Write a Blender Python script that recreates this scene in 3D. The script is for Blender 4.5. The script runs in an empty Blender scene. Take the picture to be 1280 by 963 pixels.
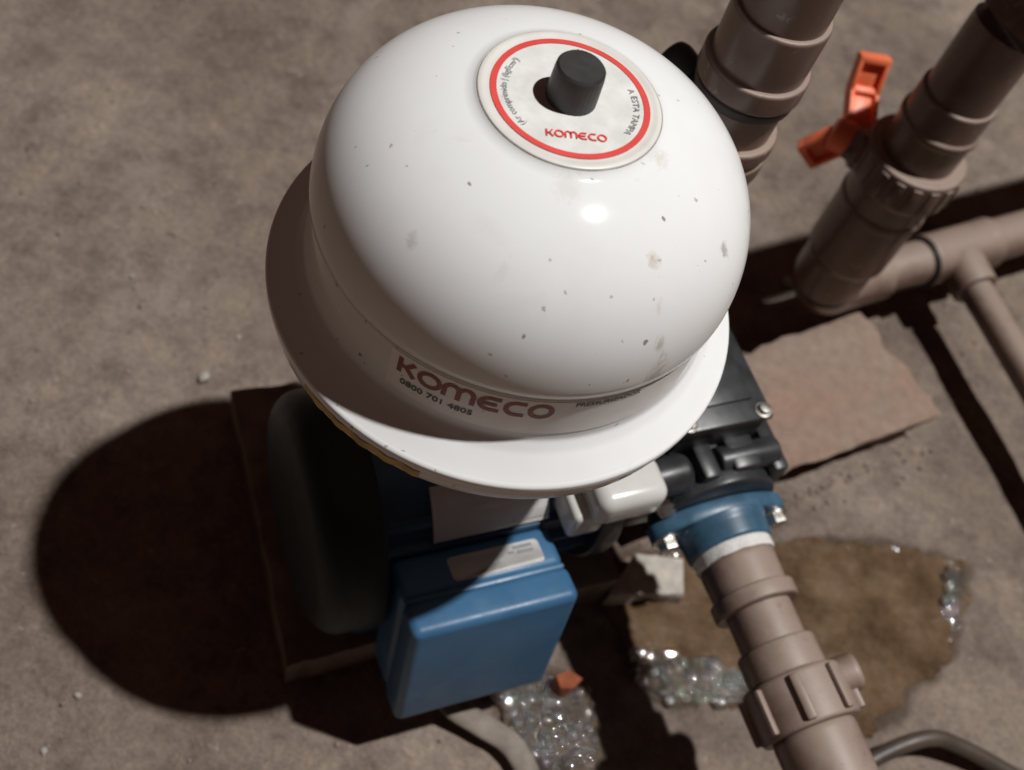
import bpy, bmesh, math, random
from mathutils import Vector, Matrix, noise

random.seed(7)
PI = math.pi
scene = bpy.context.scene
COL = scene.collection

# ------------------------------------------------------------------ camera
cd = bpy.data.cameras.new("Camera")
cam = bpy.data.objects.new("Camera", cd)
COL.objects.link(cam)
cam.matrix_world = Matrix((
    (0.92323113, -0.38424509, 0.0, 0.01770145),
    (0.31462262, 0.75594822, -0.57406872, -0.28466134),
    (0.22058308, 0.52999811, 0.81880713, 0.61091646),
    (0, 0, 0, 1)))
cd.sensor_fit = 'HORIZONTAL'
cd.sensor_width = 36.0
cd.lens = 36.0 * 1450 / 1280
cd.clip_start = 0.01
cd.clip_end = 100
cd.dof.use_dof = True
cd.dof.focus_distance = 0.40
cd.dof.aperture_fstop = 10.0
scene.camera = cam

# ------------------------------------------------------------------ light
world = bpy.data.worlds.new("World")
scene.world = world
world.use_nodes = True
bg = world.node_tree.nodes['Background']
bg.inputs[0].default_value = (1.0, 0.50, 0.40, 1)
bg.inputs[1].default_value = 0.036

ld = bpy.data.lights.new("Bulb", 'POINT')
ld.energy = 600
ld.color = (1.0, 0.988, 0.965)
ld.shadow_soft_size = 0.05
lamp = bpy.data.objects.new("Bulb", ld)
lamp.location = (1.20, 0.40, 3.77)
COL.objects.link(lamp)

scene.view_settings.view_transform = 'Standard'
scene.view_settings.look = 'None'
scene.view_settings.exposure = 0.0
scene.view_settings.gamma = 1.0
scene.view_settings.use_curve_mapping = False
scene.render.engine = 'CYCLES'


# ------------------------------------------------------------------ materials
class NT:
    def __init__(self, name):
        self.m = bpy.data.materials.new(name)
        self.m.use_nodes = True
        self.t = self.m.node_tree
        self.b = self.t.nodes['Principled BSDF']

    def n(self, kind, **kw):
        x = self.t.nodes.new(kind)
        for k, v in kw.items():
            setattr(x, k, v)
        return x

    def l(self, a, b):
        self.t.links.new(a, b)

    def coord(self, which='Object', scale=None):
        c = self.n('ShaderNodeTexCoord').outputs[which]
        if scale is None:
            return c
        mp = self.n('ShaderNodeMapping')
        mp.inputs['Scale'].default_value = scale
        self.l(c, mp.inputs[0])
        return mp.outputs[0]

    def noise(self, co, scale, detail=6, rough=0.6, dist=0.0):
        x = self.n('ShaderNodeTexNoise')
        x.inputs['Scale'].default_value = scale
        x.inputs['Detail'].default_value = detail
        x.inputs['Roughness'].default_value = rough
        x.inputs['Distortion'].default_value = dist
        self.l(co, x.inputs['Vector'])
        return x.outputs['Fac']

    def ramp(self, fac, stops):
        x = self.n('ShaderNodeValToRGB')
        e = x.color_ramp.elements
        while len(e) < len(stops):
            e.new(0.5)
        for i, (p, c) in enumerate(stops):
            e[i].position = p
            e[i].color = (*c, 1) if len(c) == 3 else c
        self.l(fac, x.inputs[0])
        return x.outputs[0]

    def mix(self, fac, a, b, mode='MIX'):
        x = self.n('ShaderNodeMix', data_type='RGBA', blend_type=mode)
        for s, v in ((x.inputs['Factor'], fac), (x.inputs[6], a), (x.inputs[7], b)):
            if isinstance(v, (int, float)):
                s.default_value = v
            elif isinstance(v, tuple):
                s.default_value = (*v, 1)
            else:
                self.l(v, s)
        return x.outputs[2]

    def math(self, op, a, b=None):
        x = self.n('ShaderNodeMath', operation=op)
        for i, v in enumerate((a, b)):
            if v is None:
                continue
            if isinstance(v, (int, float)):
                x.inputs[i].default_value = v
            else:
                self.l(v, x.inputs[i])
        return x.outputs[0]

    def bump(self, h, strength, dist):
        x = self.n('ShaderNodeBump')
        x.inputs['Strength'].default_value = strength
        x.inputs['Distance'].default_value = dist
        self.l(h, x.inputs['Height'])
        self.l(x.outputs[0], self.b.inputs['Normal'])

    def set(self, **kw):
        names = dict(col='Base Color', rough='Roughness', metal='Metallic', spec='Specular IOR Level',
                     trans='Transmission Weight', ior='IOR', coat='Coat Weight', coatr='Coat Roughness', alpha='Alpha')
        for k, v in kw.items():
            s = self.b.inputs[names[k]]
            if isinstance(v, (int, float)):
                s.default_value = v
            elif isinstance(v, tuple):
                s.default_value = (*v, 1)
            else:
                self.l(v, s)
        return self.m


def plain(name, col, rough=0.5, metal=0.0, var=0.25, scale=60, bump=0.0, spec=0.5):
    t = NT(name)
    co = t.coord()
    f = t.noise(co, scale)
    c2 = tuple(max(0, v * (1 - var)) for v in col)
    c3 = tuple(min(1, v * (1 + var)) for v in col)
    c = t.ramp(f, [(0.3, c2), (0.7, c3)])
    r = t.math('MULTIPLY_ADD', t.noise(co, scale * 2.3), 0.3)
    t.t.nodes[-1].inputs[2].default_value = rough - 0.15
    t.set(col=c, rough=r, metal=metal, spec=spec)
    if bump:
        t.bump(t.noise(co, scale * 5), bump, 0.001)
    return t.m


def m_floor():
    t = NT('rough_cement_floor')
    co = t.coord()
    big = t.noise(co, 4.2, 8, 0.62, 0.6)
    mid = t.noise(co, 27, 10, 0.74, 0.1)
    fine = t.noise(co, 260, 8, 0.78)
    c = t.ramp(big, [(0.30, (0.188, 0.142, 0.114)), (0.47, (0.256, 0.199, 0.163)), (0.66, (0.335, 0.267, 0.223))])
    c = t.mix(0.85, c, t.ramp(mid, [(0.32, (0.25, 0.235, 0.225)), (0.50, (0.50, 0.50, 0.50)), (0.70, (0.68, 0.67, 0.65))]), 'OVERLAY')
    c = t.mix(0.70, c, t.ramp(fine, [(0.32, (0.28, 0.28, 0.28)), (0.68, (0.70, 0.70, 0.69))]), 'OVERLAY')
    # cool bluish grey patches and dark stains
    st = t.noise(co, 13, 5, 0.6, 1.2)
    c = t.mix(t.ramp(st, [(0.56, (0, 0, 0)), (0.70, (0.6, 0.6, 0.6))]), c, (0.150, 0.122, 0.108))
    st2 = t.noise(co, 9.3, 4, 0.6, 0.8)
    c = t.mix(t.ramp(st2, [(0.57, (0, 0, 0)), (0.70, (0.45, 0.45, 0.45))]), c, (0.38, 0.32, 0.275))
    gr = t.noise(co, 110, 3, 0.75, 0.3)
    c = t.mix(t.ramp(gr, [(0.66, (0, 0, 0)), (0.72, (0.7, 0.7, 0.7))]), c, (0.46, 0.40, 0.35))
    pit = t.noise(co, 58, 4, 0.7, 0.9)
    c = t.mix(t.ramp(pit, [(0.64, (0, 0, 0)), (0.74, (0.5, 0.5, 0.5))]), c, (0.10, 0.08, 0.07))
    t.set(col=c, rough=0.93, spec=0.22)
    h = t.math('ADD', t.math('MULTIPLY', mid, 1.0), t.math('MULTIPLY', fine, 0.30))
    h = t.math('ADD', h, t.math('MULTIPLY', t.math('SUBTRACT', gr, pit), 0.5))
    wa = t.n('ShaderNodeAttribute', attribute_name='wet')
    c = t.mix(t.math('MULTIPLY', wa.outputs['Fac'], 0.72), c, (0.075, 0.050, 0.034))
    t.set(col=c, rough=t.ramp(wa.outputs['Fac'], [(0.0, (0.93,) * 3), (1.0, (0.50,) * 3)]))
    t.bump(h, 0.75, 0.008)
    return t.m


def m_enamel():
    t = NT('white_enamel')
    co = t.coord()
    c = t.ramp(t.noise(co, 22, 5, 0.6, 0.5), [(0.35, (0.80, 0.80, 0.795)), (0.62, (0.83, 0.835, 0.835)), (0.85, (0.77, 0.755, 0.735))])
    # scattered dark specks
    for sc, th, keep, colr in ((75, 0.062, 0.66, (0.20, 0.16, 0.13)), (40, 0.048, 0.62, (0.12, 0.09, 0.08)), (160, 0.11, 0.74, (0.42, 0.38, 0.34))):
        v = t.n('ShaderNodeTexVoronoi')
        v.inputs['Scale'].default_value = sc
        mp = t.n('ShaderNodeMapping')
        mp.inputs['Scale'].default_value = (1, 1.5, 0.8)
        mp.inputs['Rotation'].default_value = (0.4, 0.2, sc * 0.01)
        w = t.n('ShaderNodeTexNoise')
        w.inputs['Scale'].default_value = sc * 3
        t.l(co, w.inputs['Vector'])
        va = t.n('ShaderNodeVectorMath', operation='MULTIPLY_ADD')
        t.l(w.outputs['Color'], va.inputs[0])
        va.inputs[1].default_value = (0.35 / sc,) * 3
        t.l(co, va.inputs[2])
        t.l(va.outputs[0], mp.inputs[0])
        t.l(mp.outputs[0], v.inputs['Vector'])
        s = t.n('ShaderNodeSeparateColor')
        t.l(v.outputs['Color'], s.inputs[0])
        k = t.math('MULTIPLY', t.math('LESS_THAN', v.outputs['Distance'], th), t.math('GREATER_THAN', s.outputs[1], keep))
        c = t.mix(t.math('MULTIPLY', k, 0.75), c, colr)
    for (px, py, pz), rad, amt, colr in (((0.0430, -0.0385, 0.0795), 0.0065, 0.75, (0.50, 0.40, 0.29)), ((0.0640, -0.0152, 0.0727), 0.0060, 0.85, (0.33, 0.29, 0.25)),
                                         ((0.0562, -0.0495, 0.0571), 0.0060, 0.75, (0.42, 0.34, 0.26)), ((0.0500, -0.0460, 0.0680), 0.0050, 0.6, (0.50, 0.40, 0.31)),
                                         ((-0.0266, -0.0614, 0.0714), 0.0055, 0.55, (0.45, 0.42, 0.38)), ((0.0154, -0.0710, 0.0622), 0.0016, 1.0, (0.10, 0.08, 0.07)),
                                         ((0.0600, -0.0500, 0.0400), 0.0130, 0.6, (0.35, 0.27, 0.22)), ((0.0100, -0.0340, 0.0905), 0.0130, 0.35, (0.55, 0.50, 0.43)),
                                         ((0.0330, -0.0080, 0.0915), 0.0100, 0.45, (0.52, 0.46, 0.38))):
        ds = t.n('ShaderNodeVectorMath', operation='DISTANCE')
        t.l(t.coord('Object', (1.7, 1.7, 0.75)), ds.inputs[0])
        ds.inputs[1].default_value = (px * 1.7, py * 1.7, pz * 0.75)
        nz = t.noise(t.coord('Object', (1, 1, 0.45)), 300, 6, 0.72, 1.5)
        q = t.math('SUBTRACT', t.math('ADD', t.math('SUBTRACT', 1.0, t.math('DIVIDE', ds.outputs['Value'], rad)), t.math('MULTIPLY', nz, 2.2)), 1.1)
        mk = t.ramp(q, [(0.30, (0, 0, 0)), (0.85, (amt * 0.8,) * 3)])
        c = t.mix(mk, c, colr)
    # faint grimy smears
    sm = t.noise(t.coord('Object', (60, 60, 16)), 1.0, 4, 0.6, 0.8)
    c = t.mix(t.ramp(sm, [(0.66, (0, 0, 0)), (0.78, (0.35, 0.35, 0.35))]), c, (0.62, 0.55, 0.46))
    t.set(col=c, rough=t.ramp(t.noise(co, 40), [(0.3, (0.11,) * 3), (0.7, (0.15,) * 3)]), spec=0.075)
    t.bump(t.noise(co, 60, 3), 0.03, 0.001)
    return t.m


def m_pvc():
    """brown PVC, paler on upward faces: dusty, with top-light contrast put into the colour"""
    t = NT('brown_pvc')
    co = t.coord()
    base = t.ramp(t.noise(co, 30, 6, 0.6), [(0.3, (0.100, 0.056, 0.042)), (0.7, (0.145, 0.090, 0.068))])
    g = t.n('ShaderNodeNewGeometry')
    s = t.n('ShaderNodeSeparateXYZ')
    t.l(g.outputs['Normal'], s.inputs[0])
    d = t.math('ADD', s.outputs[2], t.math('MULTIPLY', t.math('SUBTRACT', t.noise(co, 45, 6, 0.65), 0.5), 0.9))
    dust_toplight = t.ramp(d, [(0.30, (0, 0, 0)), (0.90, (0.80, 0.80, 0.80))])  # dusty tops, strengthened to paint lit tops against dark sides
    c = t.mix(dust_toplight, base, (0.350, 0.266, 0.220))
    spl = t.noise(co, 130, 4, 0.7, 0.4)
    c = t.mix(t.ramp(spl, [(0.62, (0, 0, 0)), (0.70, (0.55, 0.55, 0.55))]), c, (0.30, 0.245, 0.205))
    scu = t.noise(t.coord('Object', (260, 260, 40)), 1.0, 4, 0.7, 0.6)
    c = t.mix(t.ramp(scu, [(0.60, (0, 0, 0)), (0.75, (0.40, 0.40, 0.40))]), c, (0.055, 0.036, 0.029))
    t.set(col=c, rough=t.ramp(dust_toplight, [(0.0, (0.30,) * 3), (1.0, (0.55,) * 3)]), spec=0.5)
    t.bump(t.noise(co, 160, 4), 0.08, 0.001)
    return t.m


def m_blue():
    t = NT('blue_paint')
    co = t.coord()
    c = t.ramp(t.noise(co, 40, 6, 0.65), [(0.3, (0.036, 0.118, 0.232)), (0.7, (0.050, 0.152, 0.285))])
    g = t.noise(co, 75, 5, 0.7, 0.6)
    c = t.mix(t.ramp(g, [(0.56, (0, 0, 0)), (0.80, (0.16, 0.16, 0.16))]), c, (0.23, 0.21, 0.19))
    t.set(col=c, rough=t.ramp(g, [(0.3, (0.34,) * 3), (0.7, (0.52,) * 3)]), spec=0.45)
    t.bump(t.noise(co, 300, 3), 0.06, 0.001)
    return t.m


def m_brick():
    t = NT('dusty_clay')
    co = t.coord()
    a = t.noise(co, 14, 7, 0.65, 0.8)
    c = t.ramp(a, [(0.34, (0.385, 0.245, 0.185)), (0.5, (0.355, 0.254, 0.200)), (0.68, (0.350, 0.270, 0.220))])
    c = t.mix(0.5, c, t.ramp(t.noise(co, 120, 7, 0.7), [(0.3, (0.30,) * 3), (0.7, (0.66,) * 3)]), 'OVERLAY')
    t.set(col=c, rough=0.92, spec=0.2)
    t.bump(t.noise(co, 130, 9, 0.75), 0.8, 0.004)
    return t.m


def m_water():
    t = NT('muddy_water')
    co = t.coord()
    a = t.noise(co, 34, 8, 0.70, 0.1)
    c = t.ramp(a, [(0.30, (0.060, 0.037, 0.021)), (0.48, (0.115, 0.072, 0.041)), (0.68, (0.180, 0.123, 0.078))])
    c = t.mix(0.5, c, t.ramp(t.noise(co, 120, 5, 0.7), [(0.3, (0.34,) * 3), (0.7, (0.64,) * 3)]), 'OVERLAY')
    t.set(col=c, rough=t.ramp(a, [(0.3, (0.07,) * 3), (0.7, (0.20,) * 3)]), spec=0.5, ior=1.33)
    t.bump(t.noise(co, 70, 4, 0.6), 0.35, 0.003)
    return t.m


def m_foam():
    t = NT('foam_bubbles')
    t.set(col=(0.86, 0.82, 0.76), rough=0.045, trans=0.94, ior=1.40, spec=1.0, coat=1.0, coatr=0.03)
    t.b.inputs['Coat IOR'].default_value = 2.9
    return t.m


MAT = {}
MAT['floor'] = m_floor()
MAT['enamel'] = m_enamel()
MAT['pvc'] = m_pvc()
MAT['blue'] = m_blue()
MAT['brick'] = m_brick()
MAT['water'] = m_water()
MAT['foam'] = m_foam()
MAT['slab'] = plain('grey_slab', (0.21, 0.165, 0.135), 0.92, var=0.35, scale=45, bump=0.5, spec=0.2)
MAT['black'] = plain('black_plastic', (0.030, 0.031, 0.034), 0.36, var=0.35, scale=70)
MAT['black_rubber'] = plain('black_rubber', (0.032, 0.031, 0.031), 0.5, var=0.3, scale=90)
MAT['fan'] = plain('dark_fan_cover', (0.014, 0.021, 0.024), 0.50, var=0.3, scale=60, spec=0.25)
MAT['navy'] = plain('navy_paint', (0.020, 0.058, 0.120), 0.40, var=0.3, scale=60)
MAT['flange_blue'] = plain('dull_blue_paint', (0.045, 0.108, 0.172), 0.40, var=0.25, scale=90)
MAT['red'] = plain('red_print', (0.74, 0.075, 0.065), 0.45, var=0.1, scale=80)
MAT['logo_red'] = plain('logo_red_print', (0.24, 0.026, 0.014), 0.45, var=0.12, scale=80)
MAT['print'] = plain('black_print', (0.05, 0.05, 0.055), 0.5, var=0.2, scale=80)
MAT['print_faint'] = plain('faint_print', (0.26, 0.26, 0.27), 0.5, var=0.2, scale=80)
MAT['sticker'] = plain('white_sticker', (0.86, 0.845, 0.82), 0.42, var=0.06, scale=50)
MAT['clear_disc'] = plain('yellowed_sticker_rim', (0.72, 0.70, 0.66), 0.35, var=0.07, scale=90)
MAT['disc'] = plain('label_paper', (0.74, 0.735, 0.71), 0.42, var=0.11, scale=110)
MAT['grime'] = plain('dust_ring', (0.36, 0.33, 0.29), 0.8, var=0.35, scale=140)
MAT['white_plastic'] = plain('white_plastic', (0.62, 0.61, 0.58), 0.27, var=0.05, scale=40)
MAT['tape'] = plain('white_thread_tape', (0.72, 0.70, 0.67), 0.6, var=0.15, scale=160, bump=0.6)
MAT['steel'] = plain('zinc_steel', (0.62, 0.60, 0.56), 0.34, metal=1.0, var=0.2, scale=150)
MAT['orange'] = plain('orange_plastic', (0.92, 0.200, 0.085), 0.42, var=0.12, scale=70)
MAT['oring'] = plain('dark_seal', (0.025, 0.02, 0.018), 0.5, var=0.3, scale=90)
MAT['yellow'] = plain('yellowed_glue', (0.50, 0.34, 0.09), 0.6, var=0.35, scale=120)
MAT['cable'] = plain('grey_brown_cable', (0.070, 0.053, 0.041), 0.45, var=0.35, scale=60)
MAT['flat_cable'] = plain('dusty_flat_cable', (0.215, 0.180, 0.148), 0.75, var=0.4, scale=60, bump=0.3)
MAT['mortar'] = plain('pale_mortar', (0.50, 0.455, 0.40), 0.9, var=0.3, scale=80, bump=0.6, spec=0.2)
MAT['fragment'] = plain('orange_clay', (0.30, 0.085, 0.040), 0.8, var=0.3, scale=120, bump=0.5, spec=0.2)
MAT['pebble'] = plain('pale_grit', (0.40, 0.365, 0.325), 0.85, var=0.25, scale=120, bump=0.4, spec=0.2)
MAT['crumb'] = plain('cement_crumb', (0.25, 0.20, 0.165), 0.92, var=0.3, scale=120, bump=0.4, spec=0.2)


# ------------------------------------------------------------------ helpers
def obj(name, bm, mat, parent=None, smooth=True, angle=35):
    me = bpy.data.meshes.new(name)
    if isinstance(bm, bmesh.types.BMesh):
        bmesh.ops.recalc_face_normals(bm, faces=bm.faces[:])
        bm.to_mesh(me)
        bm.free()
    else:
        me.from_pydata(*bm)
        me.update()
    me.materials.append(MAT[mat])
    if smooth:
        for p in me.polygons:
            p.use_smooth = True
        try:
            me.set_sharp_from_angle(angle=math.radians(angle))
        except Exception:
            pass
    o = bpy.data.objects.new(name, me)
    COL.objects.link(o)
    if parent is not None:
        o.parent = parent
    return o


def thing(name, label, cat, loc=(0, 0, 0), rz=0.0, group=None):
    o = bpy.data.objects.new(name, None)
    o.empty_display_size = 0.02
    COL.objects.link(o)
    o.location = loc
    o.rotation_euler = (0, 0, rz)
    o['label'] = label
    o['category'] = cat
    if group:
        o['group'] = group
    return o


def tag(o, label, cat, group=None):
    o['label'] = label
    o['category'] = cat
    if group:
        o['group'] = group
    return o


def frame(origin, axis, ref=None):
    z = Vector(axis).normalized()
    r = Vector(ref) if ref else (Vector((0, 0, 1)) if abs(z.z) < 0.9 else Vector((1, 0, 0)))
    x = r.cross(z).normalized()
    y = z.cross(x)
    m = Matrix((x, y, z)).transposed().to_4x4()
    m.translation = Vector(origin)
    return m


def lathe(prof, origin=(0, 0, 0), axis=(0, 0, 1), n=64, bm=None, jit=0.0):
    """prof: list of (radius, height along axis); r = 0 closes the end"""
    bm = bm or bmesh.new()
    M = frame(origin, axis)
    rings = []
    for r, h in prof:
        if r <= 1e-6:
            rings.append([bm.verts.new(M @ Vector((0, 0, h)))])
        else:
            rings.append([bm.verts.new(M @ Vector((r * math.cos(2 * PI * k / n), r * math.sin(2 * PI * k / n),
                                                   h + (random.uniform(-jit, jit) if jit else 0)))) for k in range(n)])
    for a, b in zip(rings, rings[1:]):
        for k in range(n):
            k2 = (k + 1) % n
            if len(a) == 1 and len(b) == 1:
                continue
            if len(a) == 1:
                bm.faces.new((a[0], b[k2], b[k]))
            elif len(b) == 1:
                bm.faces.new((a[k], a[k2], b[0]))
            else:
                bm.faces.new((a[k], a[k2], b[k2], b[k]))
    return bm


def rprof(pts, rad=0.0012):
    """rounds the corners of a lathe profile"""
    out = [pts[0]]
    for i in range(1, len(pts) - 1):
        p, a, b = Vector(pts[i]), Vector(pts[i - 1]), Vector(pts[i + 1])
        da, db = (a - p), (b - p)
        if da.length < 1e-7 or db.length < 1e-7 or p.x < 1e-6:
            out.append(pts[i])
            continue
        k = min(rad, da.length * 0.45, db.length * 0.45)
        A, B = p + da.normalized() * k, p + db.normalized() * k
        for t in (0, 0.33, 0.67, 1):
            q = A * (1 - t) ** 2 + p * 2 * t * (1 - t) + B * t * t
            out.append((q.x, q.y))
    out.append(pts[-1])
    return out


def box(cx, cy, cz, sx, sy, sz, bev=0.0, seg=3, M=None, bm=None):
    b2 = bmesh.new()
    bmesh.ops.create_cube(b2, size=1)
    bmesh.ops.scale(b2, vec=(sx, sy, sz), verts=b2.verts)
    if bev:
        bmesh.ops.bevel(b2, geom=b2.edges[:] + b2.verts[:], offset=bev, segments=seg, profile=0.5, affect='EDGES', clamp_overlap=True)
    bmesh.ops.translate(b2, vec=(cx, cy, cz), verts=b2.verts)
    if M is not None:
        bmesh.ops.transform(b2, matrix=M, verts=b2.verts)
    if bm is None:
        return b2
    me = bpy.data.meshes.new('tmp')
    b2.to_mesh(me)
    b2.free()
    bm.from_mesh(me)
    bpy.data.meshes.remove(me)
    return bm


def tube(path, rad, n=24, flat=1.0, closed_ends=True, bm=None, up=(0, 0, 1)):
    """swept tube; rad may be a list; flat squashes it along `up`"""
    bm = bm or bmesh.new()
    P = [Vector(p) for p in path]
    rings = []
    for i, p in enumerate(P):
        d = (P[min(i + 1, len(P) - 1)] - P[max(i - 1, 0)]).normalized()
        u = Vector(up)
        if abs(d.dot(u)) > 0.95:
            u = Vector((0.72, -0.69, 0))
        x = d.cross(u).normalized()
        y = x.cross(d)
        r = rad[i] if isinstance(rad, (list, tuple)) else rad
        rings.append([bm.verts.new(p + x * r * math.cos(2 * PI * k / n) + y * r * flat * math.sin(2 * PI * k / n)) for k in range(n)])
    for a, b in zip(rings, rings[1:]):
        for k in range(n):
            bm.faces.new((a[k], a[(k + 1) % n], b[(k + 1) % n], b[k]))
    if closed_ends:
        bm.faces.new(rings[0][::-1])
        bm.faces.new(rings[-1])
    return bm


def smooth_path(pts, m=10):
    out = []
    P = [Vector(p) for p in pts]
    P = [P[0] * 2 - P[1]] + P + [P[-1] * 2 - P[-2]]
    for i in range(1, len(P) - 2):
        for k in range(m):
            t = k / m
            a, b, c, d = P[i - 1:i + 3]
            out.append(0.5 * ((2 * b) + (c - a) * t + (2 * a - 5 * b + 4 * c - d) * t * t + (3 * b - a - 3 * c + d) * t ** 3))
    out.append(P[-2])
    return out


def rock(name, loc, size, mat, seed, squash=0.7, sub=2, rough=0.35):
    bm = bmesh.new()
    bmesh.ops.create_icosphere(bm, subdivisions=sub, radius=1)
    rot = Matrix.Rotation(seed * 1.7, 3, 'Z')
    for v in bm.verts:
        k = 1 + rough * noise.noise(v.co * 1.5 + Vector((seed * 3.1, seed, 7))) + 0.5 * rough * noise.noise(v.co * 4 + Vector((seed, 9, seed)))
        c = v.co * k
        v.co = rot @ Vector((c.x * size, c.y * size * 0.8, c.z * size * squash))
    lo = min(v.co.z for v in bm.verts)
    for v in bm.verts:
        v.co.z -= lo + size * squash * 0.18
    o = obj(name, bm, mat, angle=40)
    o.location = loc
    return o


def template(kind):
    b = bmesh.new()
    if kind == 'ico':
        bmesh.ops.create_icosphere(b, subdivisions=1, radius=1)
    else:
        bmesh.ops.create_uvsphere(b, u_segments=20, v_segments=14, radius=1)
    b.verts.index_update()
    r = ([v.co.copy() for v in b.verts], [tuple(v.index for v in f.verts) for f in b.faces])
    b.free()
    return r


def stamp(data, tpl, M):
    k = len(data[0])
    data[0].extend([tuple(M @ v) for v in tpl[0]])
    data[2].extend([tuple(k + q for q in f) for f in tpl[1]])


# --- lettering ------------------------------------------------------
def arc(cx, cy, rx, ry, a0, a1, n=18):
    return [(cx + rx * math.cos(math.radians(a0 + (a1 - a0) * k / n)), cy + ry * math.sin(math.radians(a0 + (a1 - a0) * k / n))) for k in range(n + 1)]


def logo():
    """KOMECO in rounded strokes, cap height 1; returns (list of polylines, width)"""
    L = []
    x = 0.09
    L += [[(x, 0.02), (x, 0.98)], [(x, 0.50), (x + 0.28, 0.50), (x + 0.62, 0.97)], [(x + 0.28, 0.50), (x + 0.66, 0.03)]]
    x = 0.93
    L += [arc(x + 0.46, 0.5, 0.42, 0.42, 0, 360, 32)]
    x = 2.02
    a = [(x, 0.04), (x, 0.58)] + arc(x + 0.29, 0.58, 0.29, 0.34, 180, 0, 12) + [(x + 0.58, 0.04)]
    b = [(x + 0.58, 0.58)] + arc(x + 0.87, 0.58, 0.29, 0.34, 180, 0, 12) + [(x + 1.16, 0.04)]
    L += [a, b]
    x = 3.40
    L += [[(x + 0.84, 0.90)] + arc(x + 0.46, 0.5, 0.42, 0.41, 75, 285, 22) + [(x + 0.84, 0.10)], [(x + 0.06, 0.5), (x + 0.72, 0.5)]]
    x = 4.42
    L += [[(x + 0.80, 0.91)] + arc(x + 0.46, 0.5, 0.42, 0.42, 78, 282, 22) + [(x + 0.80, 0.09)]]
    x = 5.38
    L += [arc(x + 0.46, 0.5, 0.42, 0.42, 0, 360, 32)]
    return L, 6.32


def strokes(lines, w, mp, lift=0.0):
    bm = bmesh.new()
    for ln in lines:
        # densify so that the strokes follow the curved surface
        pts = [ln[0]]
        for a, b in zip(ln, ln[1:]):
            d = math.hypot(b[0] - a[0], b[1] - a[1])
            m = max(1, int(d / 0.18))
            for k in range(1, m + 1):
                pts.append((a[0] + (b[0] - a[0]) * k / m, a[1] + (b[1] - a[1]) * k / m))
        closed = math.hypot(pts[0][0] - pts[-1][0], pts[0][1] - pts[-1][1]) < 1e-6
        rows = []
        for i, p in enumerate(pts):
            if closed:
                q0, q1 = pts[i - 1 if i else -2], pts[i + 1 if i < len(pts) - 1 else 1]
            else:
                q0, q1 = pts[max(i - 1, 0)], pts[min(i + 1, len(pts) - 1)]
            dx, dy = q1[0] - q0[0], q1[1] - q0[1]
            dl = math.hypot(dx, dy) or 1
            nx, ny = -dy / dl * w / 2, dx / dl * w / 2
            rows.append((bm.verts.new(mp(p[0] + nx, p[1] + ny)), bm.verts.new(mp(p[0] - nx, p[1] - ny))))
        for a, b in zip(rows, rows[1:]):
            bm.faces.new((a[0], a[1], b[1], b[0]))
    return bm


def font_bm(text, mp, size=1.0, squeeze=1.0, bold=0.0):
    cu = bpy.data.curves.new('txt', 'FONT')
    cu.body = text
    cu.size = size
    cu.offset = bold * size
    cu.resolution_u = 3
    o = bpy.data.objects.new('txt', cu)
    COL.objects.link(o)
    dg = bpy.context.evaluated_depsgraph_get()
    me = bpy.data.meshes.new_from_object(o.evaluated_get(dg))
    bpy.data.objects.remove(o)
    bpy.data.curves.remove(cu)
    bm = bmesh.new()
    bm.from_mesh(me)
    bpy.data.meshes.remove(me)
    w = max(v.co.x for v in bm.verts)
    for v in bm.verts:
        v.co = mp(v.co.x * squeeze, v.co.y)
    return bm, w * squeeze


# ------------------------------------------------------------------ setting: floor and puddle
PUD = [(0.160, 0.084), (0.1912, 0.1012), (0.2430, 0.1299), (0.2904, 0.1468), (0.3319, 0.1504), (0.3395, 0.130), (0.3335, 0.1068), (0.3337, 0.0789),
       (0.3123, 0.0589), (0.2984, 0.027), (0.2855, 0.0116), (0.2745, 0.0022), (0.2397, 0.0005), (0.2114, -0.0043),
       (0.1834, -0.0111), (0.1613, -0.0204), (0.1432, -0.0081), (0.1200, 0.0172), (0.105, 0.034), (0.120, 0.062)]


F1 = [(0.068, -0.050), (0.086, -0.036), (0.1049, -0.024), (0.1240, -0.0270), (0.1350, -0.0490), (0.1380, -0.0700), (0.1164, -0.0820), (0.0950, -0.0700), (0.0820, -0.0620)]


def poly_sd(x, y, poly):
    """signed distance, negative inside"""
    d = 1e9
    ins = False
    n = len(poly)
    for i in range(n):
        ax, ay = poly[i]
        bx, by = poly[(i + 1) % n]
        ex, ey = bx - ax, by - ay
        t = max(0, min(1, ((x - ax) * ex + (y - ay) * ey) / (ex * ex + ey * ey)))
        d = min(d, (x - ax - ex * t) ** 2 + (y - ay - ey * t) ** 2)
        if (ay > y) != (by > y) and x < (bx - ax) * (y - ay) / (by - ay) + ax:
            ins = not ins
    d = math.sqrt(d)
    return -d if ins else d


def floor_h(x, y):
    v = Vector((x, y, 0))
    return (0.0016 * noise.noise(v * 16) + 0.0011 * noise.noise(v * 41 + Vector((3, 1, 4)))
            + 0.0007 * noise.noise(v * 105 + Vector((7, 2, 5))) + 0.00035 * noise.noise(v * 240)) - 0.0012


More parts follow.
